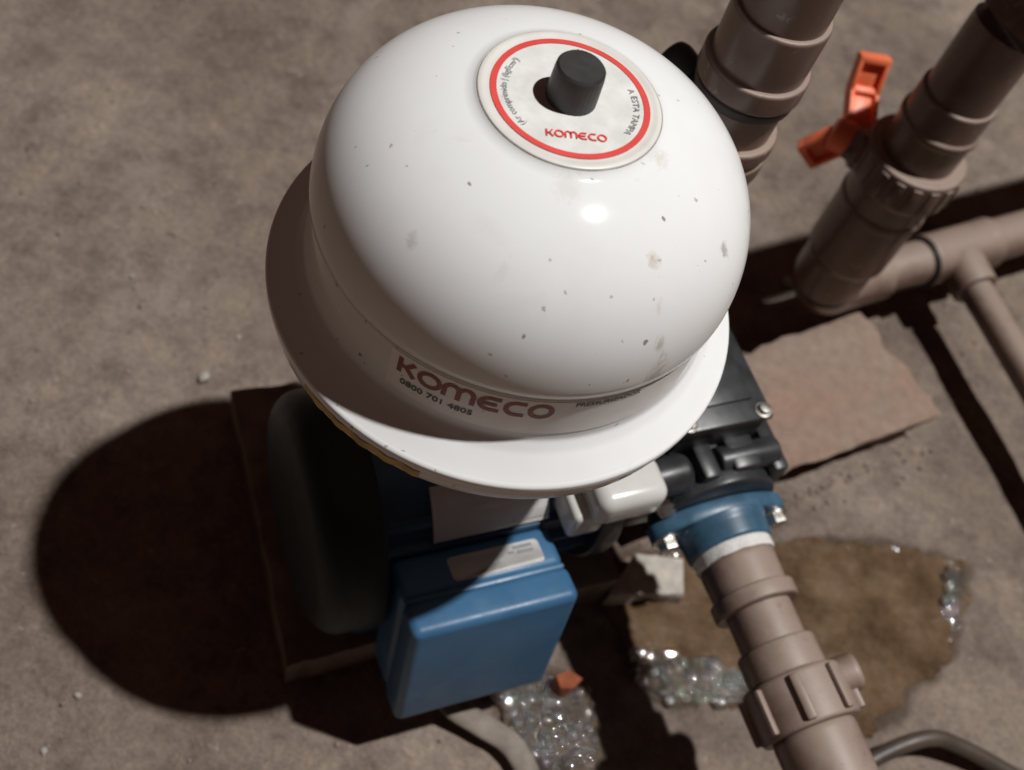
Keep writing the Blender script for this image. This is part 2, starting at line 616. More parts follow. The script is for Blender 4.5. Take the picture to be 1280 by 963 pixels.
def make_floor():
    def axis(lo, hi, step):
        out = [-6, -3, -1.5, -0.9]
        out = [v for v in out if v < lo - 0.05]
        k = lo
        while k < hi:
            out.append(k)
            k += step
        out += [v for v in (hi, 0.95, 1.3, 2, 3.5, 6) if v >= hi]
        return out
    xs, ys = axis(-0.50, 0.46, 0.0036), axis(-0.24, 0.84, 0.0036)
    V = []
    wet = []
    for y in ys:
        for x in xs:
            h = 0.0
            w = 0.0
            if -0.51 < x < 0.47 and -0.25 < y < 0.85:
                h = floor_h(x, y)
                if 0.04 < x < 0.38 and -0.10 < y < 0.20:
                    d = poly_sd(x, y, PUD)
                    vv = Vector((x, y, 0))
                    rag = 0.006 * noise.noise(vv * 45) + 0.004 * noise.noise(vv * 120)
                    w = max(0.0, min(1.0, 1.0 - (min(d, poly_sd(x, y, F1)) + rag) / 0.0045))
                    if d < 0:
                        h = h * 0.35 - 0.0022 * min(1, -d / 0.012)
            V.append((x, y, h))
            wet.append(w)
    nx = len(xs)
    F = [(j * nx + i, j * nx + i + 1, (j + 1) * nx + i + 1, (j + 1) * nx + i) for j in range(len(ys) - 1) for i in range(nx - 1)]
    o = obj('floor', (V, [], F), 'floor', angle=180)
    at = o.data.attributes.new('wet', 'FLOAT', 'POINT')
    at.data.foreach_set('value', wet)
    o['kind'] = 'structure'


make_floor()


def sheet(poly, step, zf, amp, fq):
    """flat sheet cut to a ragged outline"""
    x0, x1 = min(p[0] for p in poly) - 0.01, max(p[0] for p in poly) + 0.01
    y0, y1 = min(p[1] for p in poly) - 0.01, max(p[1] for p in poly) + 0.01
    nx, ny = int((x1 - x0) / step) + 1, int((y1 - y0) / step) + 1
    V, ok = [], []
    for j in range(ny):
        for i in range(nx):
            x, y = x0 + i * step, y0 + j * step
            v = Vector((x, y, 0))
            d = poly_sd(x, y, poly) + amp * noise.noise(v * fq) + 0.5 * amp * noise.noise(v * fq * 2.7)
            ok.append(d < 0)
            V.append((x, y, zf(x, y, d)))
    F = []
    for j in range(ny - 1):
        for i in range(nx - 1):
            q = (j * nx + i, j * nx + i + 1, (j + 1) * nx + i + 1, (j + 1) * nx + i)
            if all(ok[k] for k in q):
                F.append(q)
    used = sorted({k for f in F for k in f})
    mp = {k: n for n, k in enumerate(used)}
    return [V[k] for k in used], [], [tuple(mp[k] for k in f) for f in F]


pud = obj('puddle', sheet(PUD, 0.0022, lambda x, y, d: -0.0006 + 0.0004 * noise.noise(Vector((x, y, 0)) * 70) + (0.0006 if d > -0.004 else 0.0), 0.005, 55), 'water', angle=180)
pud['kind'] = 'structure'

# ------------------------------------------------------------------ slab and brick under the pump
RZ = math.radians(38.0)


def rough_block(name, corners, z0, z1, mat, seed, parent=None, chip=0.0025, under=0.0):
    """a slab from four plan corners with worn, uneven edges"""
    n, m = 26, 12
    bm = bmesh.new()
    c = [Vector((x, y, 0)) for x, y in corners]
    grid = {}
    for j in range(m + 1):
        for i in range(n + 1):
            s, t = i / n, j / m
            p = (c[0] * (1 - s) + c[1] * s) * (1 - t) + (c[3] * (1 - s) + c[2] * s) * t
            e = min(i, n - i, j, m - j)
            q = Vector((p.x, p.y, z1)) + Vector((0, 0, 0.0012 * noise.noise(p * 40 + Vector((seed, 0, 0)))))
            if e == 0:
                w = chip * (0.6 + noise.noise(p * 75 + Vector((seed, 5, 0))))
                ctr = (c[0] + c[2]) / 2
                q += (ctr - p).normalized() * w
                q.z -= 0.0012 + 0.6 * abs(w)
            grid[i, j] = bm.verts.new(q)
    for j in range(m):
        for i in range(n):
            bm.faces.new((grid[i, j], grid[i + 1, j], grid[i + 1, j + 1], grid[i, j + 1]))
    rim = [grid[i, 0] for i in range(n)] + [grid[n, j] for j in range(m)] + [grid[i, m] for i in range(n, 0, -1)] + [grid[0, j] for j in range(m, 0, -1)]
    prev = rim
    ctr = (c[0] + c[2]) / 2
    for lev, z in ((0.35, z0 + (z1 - z0) * 0.6), (1.0, z0)):
        ring = []
        for v in rim:
            d = (ctr - Vector((v.co.x, v.co.y, 0))).normalized()
            off = under * lev + chip * 0.9 * noise.noise(Vector((v.co.x, v.co.y, z)) * 60 + Vector((0, seed, 0)))
            ring.append(bm.verts.new((v.co.x + d.x * off, v.co.y + d.y * off, z)))
        for k in range(len(rim)):
            k2 = (k + 1) % len(rim)
            bm.faces.new((prev[k], ring[k], ring[k2], prev[k2]))
        prev = ring
    bm.faces.new(prev[::-1])
    return obj(name, bm, mat, parent, angle=40)


def loc2w(x, y):
    return (x * math.cos(RZ) - y * math.sin(RZ), x * math.sin(RZ) + y * math.cos(RZ))


slab = rough_block('base_slab', [loc2w(-0.082, -0.052), loc2w(0.112, -0.050), loc2w(0.118, 0.112), loc2w(-0.076, 0.116)], -0.004, 0.030, 'slab', 3)
tag(slab, 'square grey cement slab in shadow under the pump motor', 'slab')

E1, E2 = Vector((0.687, 0.727)), Vector((0.727, -0.687))


def brick_c(a, b):
    v = E1 * a + E2 * b
    return (v.x, v.y)


brick = rough_block('paving_brick', [brick_c(0.132, 0.046), brick_c(0.372, 0.050), brick_c(0.368, -0.042), brick_c(0.132, -0.042)], -0.004, 0.033, 'brick', 11, chip=0.0042, under=0.020)
tag(brick, 'dusty reddish clay paving brick lying flat beside the pump head', 'brick')

# ------------------------------------------------------------------ pressure tank
tank = thing('pressure_tank', 'white enamelled dome-shaped pressure tank with wide rim above the pump', 'tank', (0, 0, 0.27))
H, RD, ZD, NN = 0.09481, 0.0777, 0.037, 2.36
RL, ZL = 0.0300, H - 0.0016           # the label's flat
dome = [(0.0752, 0.0342), (0.0756, 0.0352), (0.0768, 0.0362), (0.0775, 0.0372)]
for k in range(1, 41):
    a = k / 40 * PI / 2
    r, z = RD * math.cos(a) ** (2 / NN), ZD + (H - ZD) * math.sin(a) ** (2 / NN)
    if r > RL + 0.0008:
        dome.append((r, z))
dome += [(RL + 0.0006, ZL - 0.0003), (RL, ZL - 0.0006), (0, ZL - 0.0004)]
obj('upper_dome', lathe(dome, n=128), 'enamel', tank, angle=60)
band = rprof([(0.0888, 0.0), (0.0872, 0.0010), (0.0860, 0.0018), (0.0800, 0.0060), (0.0768, 0.0095), (0.0765, 0.0130), (0.0765, 0.0345), (0.0758, 0.0352), (0.0740, 0.0352)], 0.0012)
obj('band', lathe(band, n=128), 'enamel', tank, angle=60)
lip = rprof([(0.0876, 0.0004), (0.0890, 0.0000), (0.0902, -0.0010), (0.0902, -0.0045), (0.0890, -0.0056), (0.0850, -0.0056)], 0.0008)
obj('flange_rim', lathe(lip, n=128), 'enamel', tank, angle=60)
low = [(0.0884, -0.0050), (0.0886, -0.0090), (0.0882, -0.0125), (0.0865, -0.0138), (0.0815, -0.0160), (0.0760, -0.0240), (0.0690, -0.0320), (0.0560, -0.0430), (0.0400, -0.0510), (0.0200, -0.0560), (0.0, -0.0570)]
obj('lower_bowl', lathe(low, n=96), 'enamel', tank, angle=60)
bm = bmesh.new()
rows = []
for i in range(25):
    a = math.radians(-124 + 34 * i / 24)
    rows.append([bm.verts.new((rr * math.cos(a), rr * math.sin(a), zz + 0.0008 * math.sin(i * 1.3))) for rr, zz in ((0.08885, -0.0075), (0.08850, -0.0120))])
for a, b in zip(rows, rows[1:]):
    bm.faces.new((a[0], b[0], b[1], a[1]))
obj('yellow_residue', bm, 'yellow', tank)
obj('neck', lathe(rprof([(0, -0.098), (0.017, -0.098), (0.017, -0.084), (0.013, -0.084), (0.013, -0.050), (0, -0.050)], 0.001), n=6 * 4), 'steel', tank)

# round label on the top
lab = obj('top_label', lathe(rprof([(0.0302, ZL - 0.0007), (0.0302, ZL + 0.0002), (0.0288, ZL + 0.0005), (0.0272, ZL + 0.0001), (0.0, ZL + 0.0001)], 0.0004), n=96), 'clear_disc', tank)
obj('grime_ring', lathe([(0.0307, ZL - 0.0006), (0.0304, ZL - 0.0001), (0.0301, ZL - 0.0004)], n=96), 'grime', lab)
obj('label_face', lathe([(0.0262, ZL + 0.00025), (0, ZL + 0.00025)], n=96), 'disc', lab)
obj('red_ring', lathe([(0.0262, ZL + 0.00035), (0.0262, ZL + 0.00045), (0.0241, ZL + 0.00045), (0.0241, ZL + 0.00035)], n=96), 'red', lab)

# direction on the label that points down in the lettering
TD = math.radians(-67.0)
dn = Vector((math.cos(TD), math.sin(TD), 0))
rt = Vector((-math.sin(TD), math.cos(TD), 0))


def on_label(s, t):
    p = rt * s - dn * t
    return Vector((p.x, p.y, ZL + 0.0006))


lg, lw = logo()
k = 0.0196 / lw
obj('lettering', strokes(lg, 0.19, lambda x, y: on_label((x - lw / 2) * k, -0.0182 + y * 0.0030)), 'red', lab, smooth=False)


def on_arc(a0, r):
    # clockwise text seen from above, letters standing outward
    def f(x, y):
        a = math.radians(a0) - x / r
        q = r + y
        return Vector((q * math.cos(a), q * math.sin(a), ZL + 0.0006))
    return f


AX = math.degrees(TD)
b1, w1 = font_bm('(Ar comprimido | (kgf/cm²)', on_arc(AX - 48, 0.0208), 0.0030, 0.92)
obj('lettering', b1, 'print_faint', lab, smooth=False)
b1, w1 = font_bm('A ESTA TAMPA', on_arc(AX - 252, 0.0205), 0.0031, 1.0)
obj('lettering', b1, 'print_faint', lab, smooth=False)
b1, w1 = font_bm('AR', on_arc(AX - 189, 0.0208), 0.0030, 0.92)
obj('lettering', b1, 'print_faint', lab, smooth=False)
# black valve cap in the middle, with a finely ribbed skirt
bm = bmesh.new()
n = 120
prof = [(0.0083, 0.0), (0.0083, 0.0030), (0.0081, 0.0105), (0.0079, 0.0124), (0.0072, 0.0132), (0.0, 0.0133)]
rings = []
for r, h in prof:
    if r == 0:
        rings.append([bm.verts.new((0, 0, ZL + h))])
        continue
    rings.append([bm.verts.new(((r + (0.00004 if (kk // 2) % 2 and h < 0.012 else 0)) * math.cos(2 * PI * kk / n), (r + (0.00004 if (kk // 2) % 2 and h < 0.012 else 0)) * math.sin(2 * PI * kk / n), ZL + h)) for kk in range(n)])
for a, b in zip(rings, rings[1:]):
    for kk in range(n):
        if len(b) == 1:
            bm.faces.new((a[kk], a[(kk + 1) % n], b[0]))
        else:
            bm.faces.new((a[kk], a[(kk + 1) % n], b[(kk + 1) % n], b[kk]))
obj('valve_cap', bm, 'black_rubber', tank, angle=25)


# sticker wrapped round the band
def band_patch(a0, a1, z0, z1, r=0.07668, n=48):
    bm = bmesh.new()
    rows = []
    for i in range(n + 1):
        a = math.radians(a0 + (a1 - a0) * i / n)
        rows.append([bm.verts.new((rr * math.cos(a), rr * math.sin(a), z)) for rr, z in ((r - 0.0002, z0), (r, z0 + 0.0001), (r, z1 - 0.0001), (r - 0.0002, z1))])
    for a, b in zip(rows, rows[1:]):
        for q in range(3):
            bm.faces.new((a[q], b[q], b[q + 1], a[q + 1]))
    return bm


bl = obj('band_label', band_patch(-107, -22, 0.0137, 0.0338), 'sticker', tank)


def on_band(a0, z0):
    return lambda x, y: Vector((0.07685 * math.cos(math.radians(a0) + x / 0.0765), 0.07685 * math.sin(math.radians(a0) + x / 0.0765), z0 + y))


arcw = math.radians(40.5) * 0.0765
kb = arcw / lw
f0 = on_band(-104.5, 0.0238)
obj('lettering', strokes(lg, 0.21, lambda x, y: f0(x * kb, y * 0.0082)), 'logo_red', bl, smooth=False)
b1, w1 = font_bm('0800 701 4805', on_band(-103.0, 0.0184), 0.0040, 1.10, 0.022)
obj('lettering', b1, 'print', bl, smooth=False)
b1, w1 = font_bm('PRESSURIZADOR', on_band(-59.0, 0.0310), 0.0032, 1.0, 0.025)
obj('lettering', b1, 'print', bl, smooth=False)
obj('printed_line', strokes([[(0, 0), (0.030, 0)]], 0.0003, on_band(-103.0, 0.0226)), 'print_faint', bl, smooth=False)

# ------------------------------------------------------------------ the pump
pump = thing('water_pump', 'blue electric water pump with black head on a cement slab', 'pump', (0, 0, 0.03), RZ)
Z0 = -0.03                         # parts are written with heights above the floor


def P(x, y, z):
    return (x, y, z + Z0)


MY, MZ, MR = 0.004, 0.103, 0.053   # motor axis
# finned motor housing
bm = bmesh.new()
n = 144
rings = []
for x, f in ((-0.056, 0), (-0.054, 1), (0.066, 1), (0.068, 0)):
    row = []
    for kk in range(n):
        a = 2 * PI * kk / n
        fin = 0.004 if (kk % 6) in (2, 3) and math.sin(a) < 0.75 else 0.0
        r = MR - 0.004 + fin * f
        row.append(bm.verts.new(P(x, MY + r * math.cos(a), MZ + r * math.sin(a))))
    rings.append(row)
for a, b in zip(rings, rings[1:]):
    for kk in range(n):
        bm.faces.new((a[kk], b[kk], b[(kk + 1) % n], a[(kk + 1) % n]))
bm.faces.new(rings[0])
bm.faces.new(rings[-1][::-1])
obj('motor_housing', bm, 'navy', pump, angle=30)
obj('fan_cover', lathe(rprof([(0, 0.022), (0.030, 0.0215), (0.052, 0.018), (0.0590, 0.011), (0.0595, 0.0), (0.0595, -0.012), (0.056, -0.013), (0.05, -0.012)], 0.006), P(-0.055, -0.004, MZ), (-1, 0, 0), n=72), 'fan', pump, angle=50)
obj('front_bracket', lathe(rprof([(0.03, 0.0), (0.058, 0.0), (0.058, 0.012), (0.045, 0.020), (0.03, 0.022)], 0.002), P(0.068, MY, MZ), (1, 0, 0), n=64), 'black', pump)
for fx in (-0.035, 0.045):
    bm = box(*P(fx, MY, 0.036), 0.022, 0.098, 0.010, 0.002)
    box(*P(fx, MY - 0.028, 0.047), 0.010, 0.020, 0.018, 0.002, bm=bm)
    box(*P(fx, MY + 0.028, 0.047), 0.010, 0.020, 0.018, 0.002, bm=bm)
    obj('foot', bm, 'navy', pump)


# data sticker curved over the motor shoulder
def shell(x0, x1, a0, a1, r, n=16):
    bm = bmesh.new()
    rows = []
    for i in range(n + 1):
        a = math.radians(a0 + (a1 - a0) * i / n)
        rows.append([bm.verts.new(P(x, MY - r * math.cos(a), MZ + r * math.sin(a))) for x in (x0, x1)])
    for a, b in zip(rows, rows[1:]):
        bm.faces.new((a[0], a[1], b[1], b[0]))
    bmesh.ops.solidify(bm, geom=bm.faces[:], thickness=0.0004)
    return bm


obj('data_plate', shell(-0.018, 0.040, 28, 58, MR + 0.0006), 'sticker', pump)
obj('terminal_seat', shell(-0.036, 0.028, -35, 2, MR + 0.003), 'blue', pump)

# terminal box on the side of the motor, lid leaning slightly up
TB = Matrix.Translation(P(0.0005, -0.0850, 0.130)) @ Matrix.Rotation(math.radians(-8), 4, 'X')
tb = obj('terminal_box', box(0, 0.0302, -0.0440, 0.0800, 0.0226, 0.0870, 0.0045, 4, TB), 'blue', pump, angle=50)
obj('lid', box(0, 0.0092, -0.0440, 0.0812, 0.0184, 0.0880, 0.0045, 5, TB), 'blue', tb, angle=50)
obj('gasket', box(0, 0.0186, -0.0440, 0.0792, 0.0034, 0.0860, 0.002, 2, TB), 'blue', tb)
bm = bmesh.new()
rr = [bm.verts.new(TB @ Vector((0.0085 + sx * 0.0205 + 0.0022 * math.cos(a), 0.0285 + sy * 0.0042 + 0.0022 * math.sin(a), -0.00022)))
      for sx, sy, a0 in ((1, 1, 0), (-1, 1, 90), (-1, -1, 180), (1, -1, 270)) for a in [math.radians(a0 + q * 18) for q in range(6)]]
bm.faces.new(rr)
bmesh.ops.solidify(bm, geom=bm.faces[:], thickness=0.0003)
obj('sticker', bm, 'sticker', tb)


def on_tb(x, y):
    return TB @ Vector((0.0150 + x, 0.0265 + y, 0.0002))


obj('faded_print', strokes([[(0, 0.0035), (0.003, 0.0035)], [(0.0045, 0.0030), (0.0125, 0.0030)], [(0.0030, 0.0058), (0.0125, 0.0058)]], 0.0016, on_tb), 'print_faint', tb, smooth=False)
obj('cable_gland', lathe(rprof([(0, 0), (0.009, 0), (0.009, 0.008), (0.006, 0.010), (0.006, 0.018), (0, 0.018)], 0.001), TB @ Vector((-0.018, 0.024, -0.086)), (0, -0.2, -1), n=24), 'black', tb)

# white capacitor on the shoulder next to the head
cp = obj('capacitor', box(*P(0.0680, -0.0495, 0.1575), 0.036, 0.024, 0.022, 0.0066, 5), 'white_plastic', pump, angle=60)
obj('capacitor_bracket', box(*P(0.052, -0.046, 0.141), 0.018, 0.022, 0.020, 0.003), 'white_plastic', pump)

# black hydraulic head
HX, HZ = 0.1300, 0.118
hd = obj('pump_head', lathe(rprof([(0, 0.0), (0.046, 0.0), (0.049, 0.006), (0.049, 0.030), (0.046, 0.046), (0.030, 0.052), (0, 0.053)], 0.003), P(0.088, MY, 0.107), (1, 0, 0), n=72), 'black', pump)
obj('outlet_boss', lathe(rprof([(0.022, -0.01), (0.031, 0.0), (0.031, 0.016), (0.0335, 0.018), (0.0335, 0.0255), (0, 0.0255)], 0.0015), P(HX, -0.030, HZ), (0, -1, 0), n=48), 'black', pump)
for rx, rz_, sx, sy, sz in ((-0.027, 0.022, 0.009, 0.030, 0.026), (-0.012, 0.029, 0.010, 0.026, 0.022), (0.008, 0.030, 0.016, 0.024, 0.022), (0.028, 0.022, 0.009, 0.030, 0.028)):
    obj('rib', box(*P(HX + rx, -0.0385, HZ + rz_ - 0.004), sx, sy, sz, 0.0022, 2, ), 'black', hd)
obj('cover_lug', lathe(rprof([(0, 0), (0.0075, 0), (0.0075, 0.034), (0, 0.034)], 0.0015), P(HX - 0.005, -0.042, HZ + 0.030), (1, 0, 0), n=28), 'black', hd)
obj('hose_stub', lathe(rprof([(0, 0), (0.0095, 0), (0.0095, 0.020), (0.0085, 0.022), (0, 0.022)], 0.0015), P(HX - 0.047, -0.046, HZ + 0.034), (1, 0.05, 0.0), n=28), 'black', hd)
obj('drain_plug', lathe(rprof([(0, 0), (0.0065, 0), (0.0065, 0.008), (0, 0.008)], 0.001), P(HX - 0.032, -0.048, HZ + 0.012), (0, -0.8, 0.6), n=6), 'steel', hd)

# switch box with its screwed lid
sb = obj('switch_box', box(*P(0.1250, -0.001, 0.1560), 0.050, 0.066, 0.026, 0.003, 3), 'black', pump)
obj('lid', box(*P(0.1250, -0.001, 0.1708), 0.052, 0.068, 0.0040, 0.0014, 2), 'black', sb)
obj('lid_step', box(*P(0.1250, 0.001, 0.1735), 0.036, 0.050, 0.0025, 0.001, 2), 'black', sb)


def screw(x, y, z, r, h, ax, parent, hexa=False):
    bm = lathe(rprof([(0, 0), (r, 0), (r, h), (0, h)], r * 0.2), P(x, y, z), ax, n=6 if hexa else 20)
    lathe(rprof([(0, -0.0008), (r * 1.45, -0.0008), (r * 1.45, 0.0004), (0, 0.0004)], 0.0002), P(x, y, z), ax, n=24, bm=bm)
    return obj('screw', bm, 'steel', parent, angle=30)


for sx, sy in ((0.1050, -0.0310), (0.1462, -0.0310), (0.1462, 0.0290), (0.1050, 0.0290)):
    screw(sx, sy, 0.1732, 0.0030, 0.0030, (0, 0, 1), sb)

# blue oval outlet flange with its neck
bm = bmesh.new()
sec = []
for kk in range(64):
    a = 2 * PI * kk / 64
    r = 1.0
    x = 0.0385 * math.copysign(abs(math.cos(a)) ** 1.15, math.cos(a))
    z = 0.0190 * math.copysign(abs(math.sin(a)) ** 0.95, math.sin(a))
    sec.append((x, z))
rings = []
for y, s in ((-0.0560, 0.97), (-0.0568, 1.0), (-0.0632, 1.0), (-0.0642, 0.96)):
    rings.append([bm.verts.new(P(HX + x * s, y, HZ + z * s)) for x, z in sec])
for a, b in zip(rings, rings[1:]):
    for kk in range(64):
        bm.faces.new((a[kk], a[(kk + 1) % 64], b[(kk + 1) % 64], b[kk]))
bm.faces.new(rings[0])
bm.faces.new(rings[-1])
fl = obj('outlet_flange', bm, 'flange_blue', pump, angle=40)
obj('neck', lathe(rprof([(0.020, 0.0), (0.0240, 0.0), (0.0226, 0.004), (0.0222, 0.0125), (0.0212, 0.0138), (0.0150, 0.0138)], 0.001), P(HX, -0.0640, HZ), (0, -1, 0), n=48), 'flange_blue', fl)
for s in (-1, 1):
    screw(HX + s * 0.0315, -0.0650, HZ, 0.0052, 0.0055, (0, -1, 0), fl, True)

# ------------------------------------------------------------------ outlet pipe (brown PVC)
op = thing('outlet_pipe', 'brown plastic pipe with union nut running from the blue flange', 'pipe', (0, 0, 0), RZ)


def opart(name, prof, mat='pvc', n=48, rad=0.0010):
    return obj(name, lathe(rprof([(r, s) for r, s in prof], rad), (HX, 0, HZ), (0, -1, 0), n=n), mat, op)


obj('thread_tape', lathe([(0.0150, 0.0770), (0.0202, 0.0772), (0.0207, 0.0790), (0.0203, 0.0806), (0.0208, 0.0822), (0.0202, 0.0838), (0.015, 0.0840)], (HX, 0, HZ), (0, -1, 0), n=40, jit=0.0003), 'tape', op)
opart('adaptor', [(0.012, 0.0836), (0.0190, 0.0836), (0.0196, 0.0860), (0.0190, 0.1000), (0.0190, 0.1010), (0.0216, 0.1015), (0.0216, 0.1090), (0.0205, 0.1100), (0.0160, 0.1100)])
opart('pipe', [(0.0155, 0.098), (0.0164, 0.0985), (0.0164, 0.150), (0.012, 0.150)])
opart('collar', [(0.0164, 0.1285), (0.0190, 0.1288), (0.0196, 0.1300), (0.0196, 0.1440), (0.0185, 0.1452), (0.0170, 0.1452)])
nut = opart('union_nut', [(0.0180, 0.1450), (0.0236, 0.1453), (0.0244, 0.1470), (0.0244, 0.1690), (0.0234, 0.1706), (0.0170, 0.1706)])
for kk in range(8):
    a = 2 * PI * kk / 8 + 0.35
    Mr = Matrix.Translation((HX, 0, HZ)) @ Matrix.Rotation(a, 4, 'Y')
    obj('grip', box(0, -0.158, 0.0252, 0.0046, 0.0215, 0.0040, 0.0012, 2, Mr), 'pvc', nut)
obj('vent_plug', lathe(rprof([(0, 0.0), (0.0092, 0.0), (0.0092, 0.012), (0.0080, 0.0140), (0, 0.0142)], 0.0012), (HX + 0.0165, -0.1520, HZ + 0.006), (0.93, 0.0, 0.36), n=6 * 4), 'pvc', op)
opart('tail_socket', [(0.0160, 0.1700), (0.0196, 0.1702), (0.0202, 0.1730), (0.0198, 0.2080), (0.0170, 0.2085)])
obj('bend', tube([(HX, -0.205, HZ), (HX, -0.270, HZ)] + [(HX, -0.270 - 0.045 * math.sin(t), HZ - 0.045 + 0.045 * math.cos(t)) for t in [PI / 2 * q / 8 for q in range(1, 9)]] + [(HX, -0.315, 0.0)], 0.0164), 'pvc', op)

# ------------------------------------------------------------------ riser pipe behind the tank
rp = thing('riser_pipe', 'upright brown pipe with collars rising close behind the white tank', 'pipe', (0.0593, 0.1176, 0.0))


def vpart(par, name, prof, mat='pvc', n=56, rad=0.0010):
    return obj(name, lathe(rprof(prof, rad), n=n), mat, par)


vpart(rp, 'pipe', [(0, 0.105), (0.0170, 0.105), (0.0170, 0.262), (0.0, 0.262)])
vpart(rp, 'elbow', [(0, 0.090), (0.0205, 0.090), (0.0215, 0.095), (0.0215, 0.135), (0.0200, 0.137), (0.0170, 0.137)])
obj('inlet_stub', tube([(0, 0, 0.110), (0.0335, -0.055, 0.110)], 0.0175), 'pvc', rp)
vpart(rp, 'lower_nut', [(0.0165, 0.2400), (0.0190, 0.2402), (0.0196, 0.2450), (0.0204, 0.2455), (0.0222, 0.2620), (0.0230, 0.2640), (0.0230, 0.2720), (0.0216, 0.2730), (0.0216, 0.2760), (0.0232, 0.2770), (0.0232, 0.2830), (0.0222, 0.2842), (0.0185, 0.2842)])
vpart(rp, 'union_body', [(0.0165, 0.262), (0.0196, 0.262), (0.0196, 0.3040), (0.0165, 0.3040)])
vpart(rp, 'seal_ring', [(0.0180, 0.3010), (0.0214, 0.3010), (0.0219, 0.3030), (0.0219, 0.3060), (0.0180, 0.3070)], 'oring')
vpart(rp, 'collar', [(0.0170, 0.3065), (0.0222, 0.3067), (0.0230, 0.3080), (0.0230, 0.3170), (0.0222, 0.3180), (0.0190, 0.3180)])
vpart(rp, 'socket', [(0.0185, 0.3150), (0.0204, 0.3152), (0.0207, 0.3420), (0.0200, 0.3432), (0.0182, 0.3432)])
U2 = Vector((math.cos(math.radians(44.5)), math.sin(math.radians(44.5)), 0))


def bend_path(h, rb, run):
    out = [Vector((0, 0, 0.325)) if h > 0.33 else Vector((0, 0, 0.205)), Vector((0, 0, h - rb))]
    for q in range(1, 10):
        t = PI / 2 * q / 9
        out.append(U2 * (rb - rb * math.cos(t)) + Vector((0, 0, h - rb + rb * math.sin(t))))
    out.append(U2 * run + Vector((0, 0, h)))
    return out


obj('upper_pipe', tube(bend_path(0.415, 0.022, 0.75), 0.0183, n=48), 'pvc', rp)
# small black clamp knob on the far side of the pipe
bk = obj('clamp_knob', lathe(rprof([(0, 0), (0.009, 0), (0.0095, 0.012), (0.008, 0.016), (0, 0.016)], 0.0015), (-0.0205, 0.012, 0.2850), (-0.85, 0.50, 0.15), n=24), 'black', rp)

# ------------------------------------------------------------------ valve pipework on the right
vp = thing('valve_pipework', 'brown pipework with elbow, tee and orange-handled ball valve behind the brick', 'pipe', (0.1825, 0.2754, 0.0))
U2 = Vector((math.cos(math.radians(44.5)), math.sin(math.radians(44.5)), 0))
V2 = Vector((math.cos(math.radians(-53.4)), math.sin(math.radians(-53.4)), 0))
ZP = 0.050
RB = 0.020
arcp = [Vector((0, 0, 0.100)), Vector((0, 0, ZP + RB))]
for q in range(1, 10):
    t = PI / 2 * q / 9
    arcp.append(U2 * (RB - RB * math.cos(t)) + Vector((0, 0, ZP + RB - RB * math.sin(t))))
arcp.append(U2 * 0.042 + Vector((0, 0, ZP)))
obj('elbow', tube(arcp, [0.0232] * 2 + [0.0230 - 0.0050 * q / 9 for q in range(1, 10)] + [0.0178], n=48), 'pvc', vp)


def hpart(name, prof, d, o, mat='pvc', rad=0.0008, n=44):
    return obj(name, lathe(rprof(prof, rad), o, d, n=n), mat, vp)


oH = Vector((0, 0, ZP))
hpart('pipe', [(0, 0.030), (0.0158, 0.030), (0.0158, 0.300), (0, 0.300)], U2, oH)
hpart('elbow_socket', [(0.015, 0.040), (0.0180, 0.0402), (0.0180, 0.0560), (0.0172, 0.0566), (0.0150, 0.0566)], U2, oH)
hpart('tee_seal', [(0.015, 0.0935), (0.0186, 0.0935), (0.0192, 0.0950), (0.0186, 0.0966), (0.015, 0.0966)], U2, oH, 'oring')
tee = hpart('tee', [(0.015, 0.0960), (0.0184, 0.0962), (0.0188, 0.0985), (0.0182, 0.105), (0.0182, 0.150), (0.0188, 0.156), (0.0188, 0.160), (0.0182, 0.1612), (0.015, 0.1612)], U2, oH)
oT = oH + U2 * 0.1270
hpart('tee_branch', [(0.010, 0.0), (0.0172, 0.0), (0.0165, 0.020), (0.0158, 0.0330), (0.0150, 0.0342), (0.010, 0.0342)], V2, oT)
hpart('branch_pipe', [(0, 0.02), (0.0112, 0.02), (0.0112, 0.30), (0, 0.30)], V2, oT)
# upright with the valve
vpart(vp, 'lower_socket', [(0.020, 0.092), (0.0240, 0.0925), (0.0262, 0.098), (0.0262, 0.1400), (0.0272, 0.1410), (0.0272, 0.1455), (0.0262, 0.1465), (0.02, 0.1465)])
body = vpart(vp, 'valve_body', [(0.020, 0.1440), (0.0262, 0.1445), (0.0268, 0.1600), (0.0300, 0.1630), (0.0306, 0.1660), (0.0306, 0.1850), (0.0296, 0.1868), (0.0215, 0.1868)])
for kk in range(18):
    a = 2 * PI * kk / 18
    obj('grip', box(0.0303, 0, 0.1745, 0.0022, 0.0060, 0.0190, 0.0009, 2, Matrix.Rotation(a, 4, 'Z')), 'pvc', body)
vpart(vp, 'upper_coupling', [(0.0200, 0.1840), (0.0222, 0.1842), (0.0226, 0.1860), (0.0226, 0.2075), (0.0240, 0.2085), (0.0240, 0.2120), (0.0228, 0.2130), (0.0222, 0.2135), (0.0222, 0.2310), (0.0212, 0.2320), (0.0200, 0.2320)])
obj('upper_pipe', tube(bend_path(0.295, 0.022, 0.60), 0.0202, n=48), 'pvc', vp)
# stem housing and orange handle
SD = Vector((-0.93, 0.10, 0.08)).normalized()
obj('stem_housing', lathe(rprof([(0, 0.012), (0.0135, 0.012), (0.0135, 0.030), (0.0105, 0.033), (0.0105, 0.037), (0, 0.037)], 0.001), (0, 0, 0.168), SD, n=32), 'pvc', body)
hub_c = Vector((0, 0, 0.168)) + SD * 0.039
hb = obj('valve_handle', lathe(rprof([(0, -0.002), (0.0105, -0.002), (0.0105, 0.008), (0.0088, 0.010), (0, 0.010)], 0.001), hub_c, SD, n=32), 'orange', vp)


